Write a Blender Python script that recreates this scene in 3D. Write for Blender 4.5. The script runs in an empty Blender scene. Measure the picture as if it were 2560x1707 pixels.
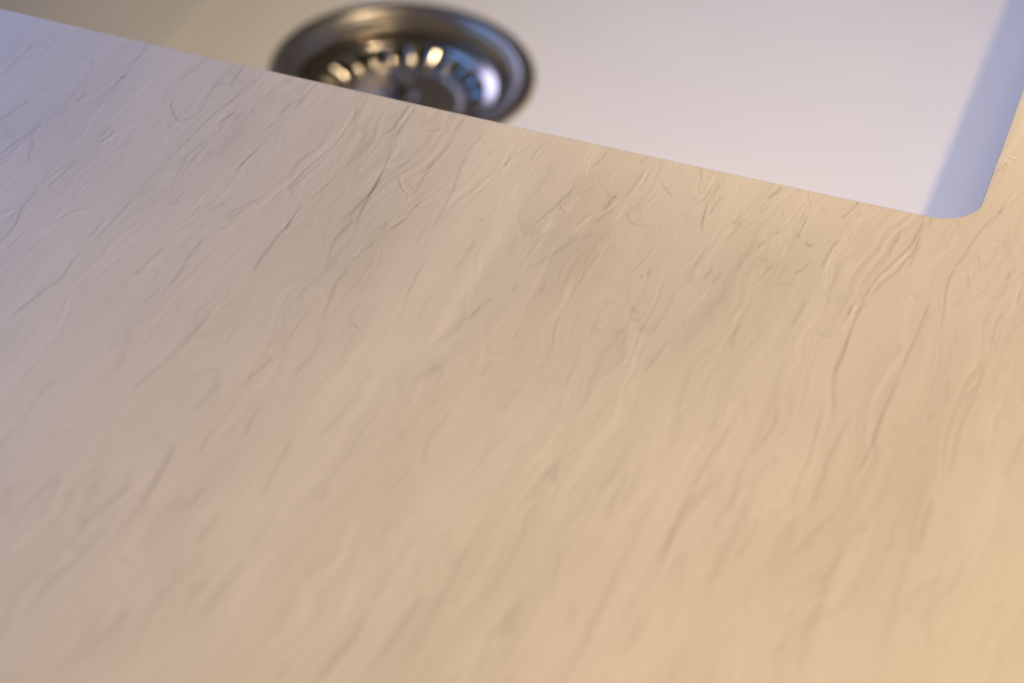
import bpy, bmesh, math, random
import numpy as np
from mathutils import Vector, Matrix

random.seed(7)
S = bpy.context.scene
C = S.collection
MM = 0.001

# ------------------------------------------------------------------ camera
F_PX, PITCH, ROLL, YAW = 6500.0, 0.66849417, 0.04611790, -0.30868184
CAM = Vector((63.7737, -648.8034, 451.3699)) * MM
fw = Vector((math.sin(YAW) * math.cos(PITCH), math.cos(YAW) * math.cos(PITCH), -math.sin(PITCH)))
rt = Vector((math.cos(YAW), -math.sin(YAW), 0.0))
up = rt.cross(fw)
rt2 = rt * math.cos(ROLL) + up * math.sin(ROLL)
up2 = -rt * math.sin(ROLL) + up * math.cos(ROLL)
cd = bpy.data.cameras.new('camera')
cam = bpy.data.objects.new('camera', cd)
C.objects.link(cam)
m = Matrix((rt2, up2, -fw)).transposed().to_4x4()
m.translation = CAM
cam.matrix_world = m
cd.sensor_width = 36.0
cd.lens = F_PX / 2560.0 * 36.0
cd.clip_start, cd.clip_end = 0.01, 100.0
cd.dof.use_dof = True
cd.dof.focus_distance = 0.79
cd.dof.aperture_fstop = cd.lens / 13.5
S.camera = cam

# ------------------------------------------------------------------ light
S.view_settings.view_transform = 'Standard'
S.view_settings.look = 'None'
S.view_settings.exposure = 0.0
S.view_settings.gamma = 1.0
S.cycles.max_bounces = 8
S.cycles.use_denoising = True

w = bpy.data.worlds.new('World')
S.world = w
w.use_nodes = True
bg = w.node_tree.nodes['Background']
bg.inputs[0].default_value = (1.0, 0.78, 0.56, 1)
bg.inputs[1].default_value = 0.075


def area(name, loc, target, size, power, color, shape='DISK', size_y=None, spread=math.pi):
    l = bpy.data.lights.new(name, 'AREA')
    l.shape = shape
    l.size = size
    if size_y:
        l.size_y = size_y
    l.energy = power
    l.color = color
    l.spread = spread
    o = bpy.data.objects.new(name, l)
    C.objects.link(o)
    o.location = Vector(loc) * MM
    o.rotation_euler = (Vector(target) * MM - o.location).to_track_quat('-Z', 'Y').to_euler()
    return o

def spot(name, loc, target, deg, power, color, radius, blend=1.0):
    l = bpy.data.lights.new(name, 'SPOT')
    l.spot_size = math.radians(deg)
    l.spot_blend = blend
    l.shadow_soft_size = radius
    l.energy = power
    l.color = color
    o = bpy.data.objects.new(name, l)
    C.objects.link(o)
    o.location = Vector(loc) * MM
    o.rotation_euler = (Vector(target) * MM - o.location).to_track_quat('-Z', 'Y').to_euler()
    return o


# a white downlight above the right end of the sink, a golden lamp over the worktop, a cool window to the left
spot('downlight', (262, 262, 1180), (-75, 250, 0), 30, 84.0, (1.0, 0.80, 0.57), 0.06)
spot('warm_lamp', (165, -205, 640), (50, -205, 0), 76, 25.5, (1.0, 0.78, 0.49), 0.03)
area('window_light', (-1150, 430, 740), (-150, 100, -50), 1.1, 12.0, (0.13, 0.36, 1.0), 'RECTANGLE', 0.7)
area('back_fill_light', (-1400, 1250, 660), (-250, 0, 0), 1.0, 13.5, (0.54, 0.57, 1.0), 'RECTANGLE', 0.6)  # unseen cool light, added for the cutout's rim highlight and the left sheen

# ------------------------------------------------------------------ helpers


def thing(name, label, cat, loc=(0, 0, 0), group=None):
    o = bpy.data.objects.new(name, None)
    C.objects.link(o)
    o.location = Vector(loc) * MM
    o['label'] = label
    o['category'] = cat
    if group:
        o['group'] = group
    return o


def link(name, mesh, mat, parent=None):
    o = bpy.data.objects.new(name, mesh)
    C.objects.link(o)
    if mat:
        mesh.materials.append(mat)
    if parent:
        o.parent = parent
    return o


def grid_mesh(name, P, close_u=False, close_v=False, smooth=True):
    """P: (nu, nv, 3) array of points in mm -> quad mesh"""
    nu, nv, _ = P.shape
    idx = np.arange(nu * nv).reshape(nu, nv)
    a = idx
    if close_u:
        a = np.concatenate([a, a[:1]], 0)
    if close_v:
        a = np.concatenate([a, a[:, :1]], 1)
    q = np.stack([a[:-1, :-1], a[1:, :-1], a[1:, 1:], a[:-1, 1:]], -1).reshape(-1, 4)
    me = bpy.data.meshes.new(name)
    me.vertices.add(nu * nv)
    me.vertices.foreach_set('co', (P.reshape(-1, 3) * MM).astype(np.float32).ravel())
    me.loops.add(q.size)
    me.loops.foreach_set('vertex_index', q.astype(np.int32).ravel())
    me.polygons.add(len(q))
    me.polygons.foreach_set('loop_start', np.arange(0, q.size, 4, dtype=np.int32))
    me.polygons.foreach_set('loop_total', np.full(len(q), 4, dtype=np.int32))
    me.polygons.foreach_set('use_smooth', np.full(len(q), smooth))
    me.update(calc_edges=True)
    me.validate()
    return me


def lathe(name, prof, n=96, close=False):
    """prof: list of (r, z) in mm"""
    pr = np.array(prof, float)
    th = np.linspace(0, 2 * np.pi, n, endpoint=False)
    P = np.stack([np.outer(np.cos(th), pr[:, 0]), np.outer(np.sin(th), pr[:, 0]),
                  np.tile(pr[:, 1], (n, 1))], -1)
    return grid_mesh(name, P, close_u=True, close_v=close)


def smooth_prof(pts, n=4):
    """round the corners of a profile polyline a little (Chaikin)"""
    p = np.array(pts, float)
    for _ in range(n):
        q = [p[0]]
        for a, b in zip(p[:-1], p[1:]):
            q += [a * .8 + b * .2, a * .2 + b * .8]
        q.append(p[-1])
        p = np.array(q)
    return p


class NT:
    def __init__(self, name):
        self.m = bpy.data.materials.new(name)
        self.m.use_nodes = True
        self.t = self.m.node_tree
        self.b = self.t.nodes['Principled BSDF']

    def n(self, kind, **kw):
        nd = self.t.nodes.new(kind)
        for k, v in kw.items():
            if k.startswith('i_'):
                nd.inputs[k[2:].replace('_', ' ')].default_value = v
            else:
                setattr(nd, k, v)
        return nd

    def l(self, a, b):
        self.t.links.new(a, b)

    def math(self, op, a, b=None, clamp=False):
        nd = self.n('ShaderNodeMath', operation=op, use_clamp=clamp)
        for i, v in enumerate((a, b)):
            if v is None:
                continue
            if isinstance(v, (int, float)):
                nd.inputs[i].default_value = v
            else:
                self.l(v, nd.inputs[i])
        return nd.outputs[0]

    def mix(self, f, a, b):
        nd = self.n('ShaderNodeMix', data_type='RGBA')
        for i, v in ((0, f), (6, a), (7, b)):
            if isinstance(v, (int, float)):
                nd.inputs[i].default_value = v
            elif isinstance(v, tuple):
                nd.inputs[i].default_value = v
            else:
                self.l(v, nd.inputs[i])
        return nd.outputs[2]

    def ramp(self, f, stops, interp='LINEAR'):
        nd = self.n('ShaderNodeValToRGB')
        e = nd.color_ramp.elements
        while len(e) < len(stops):
            e.new(0.5)
        for k, (p, c) in enumerate(stops):
            e[k].position = p
            e[k].color = (c, c, c, 1) if isinstance(c, (int, float)) else c
        nd.color_ramp.interpolation = interp
        self.l(f, nd.inputs[0])
        return nd.outputs[0]


# ------------------------------------------------------------------ materials


def mat_worktop():
    k = NT('veined_solid_surface')
    tc = k.n('ShaderNodeTexCoord')
    mp = k.n('ShaderNodeMapping')
    k.l(tc.outputs['Object'], mp.inputs[0])
    mp.inputs['Scale'].default_value = (1000, 1000, 1000)        # millimetres
    # shear along the flow of the veins
    sp = k.n('ShaderNodeSeparateXYZ')
    k.l(mp.outputs[0], sp.inputs[0])
    u = k.math('SUBTRACT', sp.outputs[0], k.math('MULTIPLY', sp.outputs[1], 0.06))
    v = sp.outputs[1]

    def coord(su, sv, off):
        c = k.n('ShaderNodeCombineXYZ')
        k.l(k.math('MULTIPLY', u, su), c.inputs[0])
        k.l(k.math('MULTIPLY', v, sv), c.inputs[1])
        c.inputs[2].default_value = off
        return c.outputs[0]

    def noise(co, scale, detail=3, rough=.5, dist=0.0):
        nd = k.n('ShaderNodeTexNoise', i_Scale=scale, i_Detail=detail, i_Roughness=rough, i_Distortion=dist)
        k.l(co, nd.inputs['Vector'])
        return nd

    # warped coordinates
    wn = noise(coord(.05, .022, 3.0), 1.0, 1.5)
    wbig = noise(coord(.018, .010, 41.0), 1.0, 2)

    def warped(su, sv, off, a, b):
        c1 = k.n('ShaderNodeVectorMath', operation='MULTIPLY_ADD')
        k.l(wn.outputs['Color'], c1.inputs[0])
        c1.inputs[1].default_value = (a, a * .8, 0)
        k.l(coord(su, sv, off), c1.inputs[2])
        c2 = k.n('ShaderNodeVectorMath', operation='MULTIPLY_ADD')
        k.l(wbig.outputs['Color'], c2.inputs[0])
        c2.inputs[1].default_value = (b, b, 0)
        k.l(c1.outputs[0], c2.inputs[2])
        return c2.outputs[0]

    def vein_layer(su, sv, off, a, b, w, light):
        """thin dark contour lines with a faint pale side"""
        f = noise(warped(su, sv, off, a, b), 1.0, 1.2, .4).outputs[0]
        return k.math('SUBTRACT', k.ramp(f, [(0, .5), (.5 - 2.2 * w, .5), (.5 - 1.2 * w, .5 + light), (.5 - .5 * w, .5),
                                             (.5, .0), (.5 + .6 * w, .36), (.5 + 2.6 * w, .5), (1, .5)]), .5)

    def mask(su, sv, off, lo, hi):
        return k.ramp(noise(coord(su, sv, off), 1.0, 2).outputs[0], [(lo, 0.0), (hi, 1.0)])

    e1 = k.math('MULTIPLY', vein_layer(.10, .014, 0.0, 1.8, .8, .016, .22), mask(.05, .016, 11.0, .36, .60))
    e2 = k.math('MULTIPLY', vein_layer(.22, .026, 7.0, 2.4, 1.0, .020, .25), mask(.06, .022, 17.0, .40, .60))
    e3 = k.math('MULTIPLY', vein_layer(.34, .050, 13.0, 3.2, 1.5, .026, .25), mask(.045, .030, 29.0, .44, .62))
    st1 = k.math('SUBTRACT', noise(warped(.14, .010, 31.0, .9, .5), 1.0, 3, .55).outputs[0], .5)

    # bundles of fine striations that follow a swirling flow: the plane is bent first (in mm), then combed
    def bent(su, sv, off, amp1, amp2):
        cc = []
        for ch, base in ((0, u), (1, v)):
            b1 = k.n('ShaderNodeSeparateXYZ')
            k.l(bend1.outputs['Color'], b1.inputs[0])
            b2 = k.n('ShaderNodeSeparateXYZ')
            k.l(bend2.outputs['Color'], b2.inputs[0])
            x = k.math('MULTIPLY_ADD', b1.outputs[ch], amp1)
            x.node.inputs[2].default_value = -.5 * amp1
            y = k.math('MULTIPLY_ADD', b2.outputs[ch], amp2)
            y.node.inputs[2].default_value = -.5 * amp2
            cc.append(k.math('ADD', base, k.math('ADD', x, y)))
        c = k.n('ShaderNodeCombineXYZ')
        k.l(k.math('MULTIPLY', cc[0], su), c.inputs[0])
        k.l(k.math('MULTIPLY', cc[1], sv), c.inputs[1])
        c.inputs[2].default_value = off
        return c.outputs[0]

    bend1 = noise(coord(.022, .012, 61.0), 1.0, 1.0)
    bend2 = noise(coord(.085, .050, 67.0), 1.0, 1.0)
    fil = noise(bent(.62, .011, 71.0, 30.0, 5.0), 1.0, 2.5, .55).outputs[0]
    fil2 = noise(bent(1.15, .016, 73.0, 30.0, 7.0), 1.0, 1.5, .5).outputs[0]
    bun = k.ramp(noise(bent(.11, .010, 79.0, 30.0, 5.0), 1.0, 1.5).outputs[0], [(.42, .10), (.60, 1.0)])
    st2 = k.math('MULTIPLY', k.math('SUBTRACT', fil, .5), bun)
    st3 = k.math('MULTIPLY', k.math('SUBTRACT', fil2, .5), bun)
    cloud = k.math('SUBTRACT', noise(warped(.028, .012, 53.0, .5, .4), 1.0, 2).outputs[0], .5)
    at = k.n('ShaderNodeAttribute', attribute_name='vein')
    vein = at.outputs['Fac']
    # tone: 0 = darkest vein, .5 = plain, 1 = lightest
    tone = k.math('MULTIPLY', vein, -VEIN_GAIN)
    for v_, g_ in ((e1, .17), (e2, .13), (e3, .06), (st1, .14), (st2, .36), (st3, .30), (cloud, .20)):
        tone = k.math('ADD', tone, k.math('MULTIPLY', v_, g_))
    tone = k.math('ADD', tone, .5)
    base = k.ramp(tone, [(0.0, WT_DARK), (.5, WT_BASE), (1.0, WT_LIGHT)])
    k.l(base, k.b.inputs['Base Color'])
    rg = k.math('ADD', k.math('MULTIPLY', noise(mp.outputs[0], .35, 3).outputs[0], .10), .30)
    k.l(rg, k.b.inputs['Roughness'])
    k.b.inputs['Specular IOR Level'].default_value = 0.24
    return k.m


def mat_sink():
    k = NT('white_composite')
    tc = k.n('ShaderNodeTexCoord')
    nz = k.n('ShaderNodeTexNoise', i_Scale=22.0, i_Detail=4.0)
    k.l(tc.outputs['Object'], nz.inputs['Vector'])
    k.l(k.mix(nz.outputs[0], (.485, .478, .466, 1), (.515, .508, .496, 1)), k.b.inputs['Base Color'])
    k.b.inputs['Roughness'].default_value = .28
    k.b.inputs['Specular IOR Level'].default_value = .4
    return k.m


def mat_steel(name, col, rough):
    k = NT(name)
    tc = k.n('ShaderNodeTexCoord')
    nz = k.n('ShaderNodeTexNoise', i_Scale=180.0, i_Detail=3.0)
    k.l(tc.outputs['Object'], nz.inputs['Vector'])
    k.l(k.mix(nz.outputs[0], tuple(c * .9 for c in col) + (1,), col + (1,)), k.b.inputs['Base Color'])
    k.l(k.math('ADD', k.math('MULTIPLY', nz.outputs[0], .06), rough), k.b.inputs['Roughness'])
    k.b.inputs['Metallic'].default_value = 1.0
    return k.m


def mat_plain(name, col, rough, spec=.5):
    k = NT(name)
    tc = k.n('ShaderNodeTexCoord')
    nz = k.n('ShaderNodeTexNoise', i_Scale=300.0, i_Detail=3.0)
    k.l(tc.outputs['Object'], nz.inputs['Vector'])
    k.l(k.mix(nz.outputs[0], tuple(c * .85 for c in col) + (1,), col + (1,)), k.b.inputs['Base Color'])
    k.b.inputs['Roughness'].default_value = rough
    k.b.inputs['Specular IOR Level'].default_value = spec
    return k.m


VEIN_GAIN = 0.215
WT_BASE = (.462, .402, .308, 1)
WT_DARK = (.21, .165, .115, 1)
WT_LIGHT = (.67, .59, .47, 1)
M_TOP = mat_worktop()
M_SINK = mat_sink()
M_STEEL = mat_steel('stainless_steel', (.42, .38, .32), .26)
M_BASKET = mat_steel('polished_steel', (.38, .34, .28), .13)
M_DARK = mat_steel('dull_steel', (.34, .31, .27), .42)
M_KNOB = mat_plain('slate_plastic', (.05, .055, .06), .4)
M_CRUMB = mat_plain('cream_chip', (.80, .74, .62), .5)

# ------------------------------------------------------------------ cutout outline
W, DEP, RC = 413.0, 560.0, 14.3
MARG = 330.0
THICK = 20.0


def bow(x):
    """the near edge of the cutout is very slightly bowed"""
    k = np.clip(-np.asarray(x, float), 14.3, 360.0)
    return -.65 + 5e-5 * (k - 190.0) ** 2


def outline():
    """closed cutout contour starting at the middle of the near edge, going +x; returns points, outward
    normals (into the worktop)"""
    pts, nor = [], []

    def seg(a, b, n, nrm):
        for t in np.linspace(0, 1, n, endpoint=False):
            pts.append((a[0] + (b[0] - a[0]) * t, a[1] + (b[1] - a[1]) * t))
            nor.append(nrm)

    def arc(cx, cy, a0, a1, n):
        for a in np.linspace(a0, a1, n, endpoint=False):
            pts.append((cx + RC * math.cos(a), cy + RC * math.sin(a)))
            nor.append((math.cos(a), math.sin(a)))
    h = math.pi / 2
    seg((-345.0, 0), (-RC, 0), 720, (0, -1))
    arc(-RC, RC, -h, 0, 560)
    seg((0, RC), (0, 160), 200, (1, 0))
    seg((0, 160), (0, DEP - RC), 24, (1, 0))
    arc(-RC, DEP - RC, 0, h, 12)
    seg((-RC, DEP), (-W + RC, DEP), 30, (0, 1))
    arc(-W + RC, DEP - RC, h, 2 * h, 12)
    seg((-W, DEP - RC), (-W, RC), 30, (-1, 0))
    arc(-W + RC, RC, 2 * h, 3 * h, 12)
    seg((-W + RC, 0), (-345.0, 0), 14, (0, -1))
    p = np.array(pts)
    n = np.array(nor, float)
    sh = np.where((p[:, 1] < RC) & (n[:, 1] < -1e-6), bow(p[:, 0]) * np.clip(-n[:, 1], 0, 1), 0)
    p[:, 1] += sh
    return p, n


def vein_field(xy):
    """dye of the traced veins at each point (mm); + dark, - light"""
    out = np.zeros(len(xy))
    for amp, wd, flat in VEINS:
        p = np.array(flat, float).reshape(-1, 2)
        if len(p) > 2:                       # Catmull-Rom
            e = np.vstack([2 * p[0] - p[1], p, 2 * p[-1] - p[-2]])
            q = []
            for i in range(1, len(e) - 2):
                for t in np.linspace(0, 1, 4, endpoint=False):
                    q.append(.5 * (2 * e[i] + (e[i + 1] - e[i - 1]) * t +
                                   (2 * e[i - 1] - 5 * e[i] + 4 * e[i + 1] - e[i + 2]) * t * t +
                                   (3 * e[i] - e[i - 1] - 3 * e[i + 1] + e[i + 2]) * t ** 3))
            q.append(p[-1])
            p = np.array(q)
        # let both ends run out along the flow
        for _ in range(1):
            a, b = p[0] - p[1], p[-1] - p[-2]
            ext = (.40 if wd > 1.1 else .14) * np.linalg.norm(np.diff(p, axis=0), axis=1).sum()
            a, b = a / (np.linalg.norm(a) + 1e-9) * ext, b / (np.linalg.norm(b) + 1e-9) * ext
            p = np.vstack([p[0] + a, p, p[-1] + b])
        if amp < 0:
            amp *= .75 if wd < 3 else 1.0
        sg = max(wd * .62, .27)
        pad = sg * 2.6
        lo, hi = p.min(0) - pad, p.max(0) + pad
        ix = np.nonzero((xy[:, 0] > lo[0]) & (xy[:, 0] < hi[0]) & (xy[:, 1] > lo[1]) & (xy[:, 1] < hi[1]))[0]
        if not len(ix):
            continue
        x = xy[ix]
        best = np.full(len(ix), 1e9)
        par = np.zeros(len(ix))
        L = np.concatenate([[0], np.cumsum(np.linalg.norm(np.diff(p, axis=0), axis=1))])
        for i in range(len(p) - 1):
            a, d = p[i], p[i + 1] - p[i]
            dd = d @ d + 1e-9
            t = np.clip(((x - a) @ d) / dd, 0, 1)
            r = np.hypot(x[:, 0] - a[0] - t * d[0], x[:, 1] - a[1] - t * d[1])
            b = r < best
            best[b] = r[b]
            par[b] = (L[i] + t[b] * math.sqrt(dd)) / L[-1]
        end = np.clip(np.minimum(par, 1 - par) / (.42 if wd > 1.1 else .20), 0, 1)
        fade = end * end * (3 - 2 * end)
        sgv = sg * (.65 + .35 * fade)
        out[ix] += amp * fade * np.exp(-(best / sgv) ** 2) * (1 if L[-1] > 3 * sg else 1.0)
    return out


def worktop():
    p, n = outline()
    R = 1.6
    rows, zs = [], []
    # underside edge, inner face, rounded arris, then outwards
    prof = [(0.0, -THICK), (0.0, -R)]
    for a in np.linspace(0, math.pi / 2, 7)[1:]:
        prof.append((R - R * math.cos(a), -R + R * math.sin(a)))
    d = R
    while d < 60:
        d += .45
        prof.append((d, 0))
    while d < 150:
        d += .72
        prof.append((d, 0))
    while d < 300:
        d += 1.25
        prof.append((d, 0))
    prof = np.array(prof)
    nu, nv = len(p), len(prof) + 3
    P = np.zeros((nu, nv, 3))
    P[:, :len(prof), 0] = p[:, :1] + n[:, :1] * prof[None, :, 0]
    P[:, :len(prof), 1] = p[:, 1:] + n[:, 1:] * prof[None, :, 0]
    P[:, :len(prof), 2] = prof[None, :, 1]
    # last top ring on the rectangle of the slab
    x0, x1, y0, y1 = -W - MARG, MARG, -MARG, DEP + MARG
    with np.errstate(divide='ignore', invalid='ignore'):
        tx = np.where(n[:, 0] > 1e-6, (x1 - p[:, 0]) / n[:, 0], np.where(n[:, 0] < -1e-6, (x0 - p[:, 0]) / n[:, 0], 1e9))
        ty = np.where(n[:, 1] > 1e-6, (y1 - p[:, 1]) / n[:, 1], np.where(n[:, 1] < -1e-6, (y0 - p[:, 1]) / n[:, 1], 1e9))
    t = np.minimum(tx, ty)
    for j, z in ((0, 0.0), (1, -THICK)):
        P[:, len(prof) + j, 0] = p[:, 0] + n[:, 0] * t
        P[:, len(prof) + j, 1] = p[:, 1] + n[:, 1] * t
        P[:, len(prof) + j, 2] = z
    P[:, len(prof) + 2] = P[:, 0]
    P = P[:, :len(prof) + 2]
    me = grid_mesh('worktop', P, close_u=True, close_v=True)
    xy = P[:, :, :2].reshape(-1, 2)
    a = me.attributes.new('vein', 'FLOAT', 'POINT')
    a.data.foreach_set('value', vein_field(xy).astype(np.float32))
    # keep the slab's outer edge crisp
    o = link('worktop', me, M_TOP)
    nvv = P.shape[1]
    fl = np.ones(len(me.polygons), bool).reshape(nu, nvv)
    fl[:, -3:] = False
    me.polygons.foreach_set('use_smooth', fl.ravel())
    o['label'] = 'beige veined solid surface worktop with a rounded cutout over the white sink'
    o['category'] = 'worktop'
    return o


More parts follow.
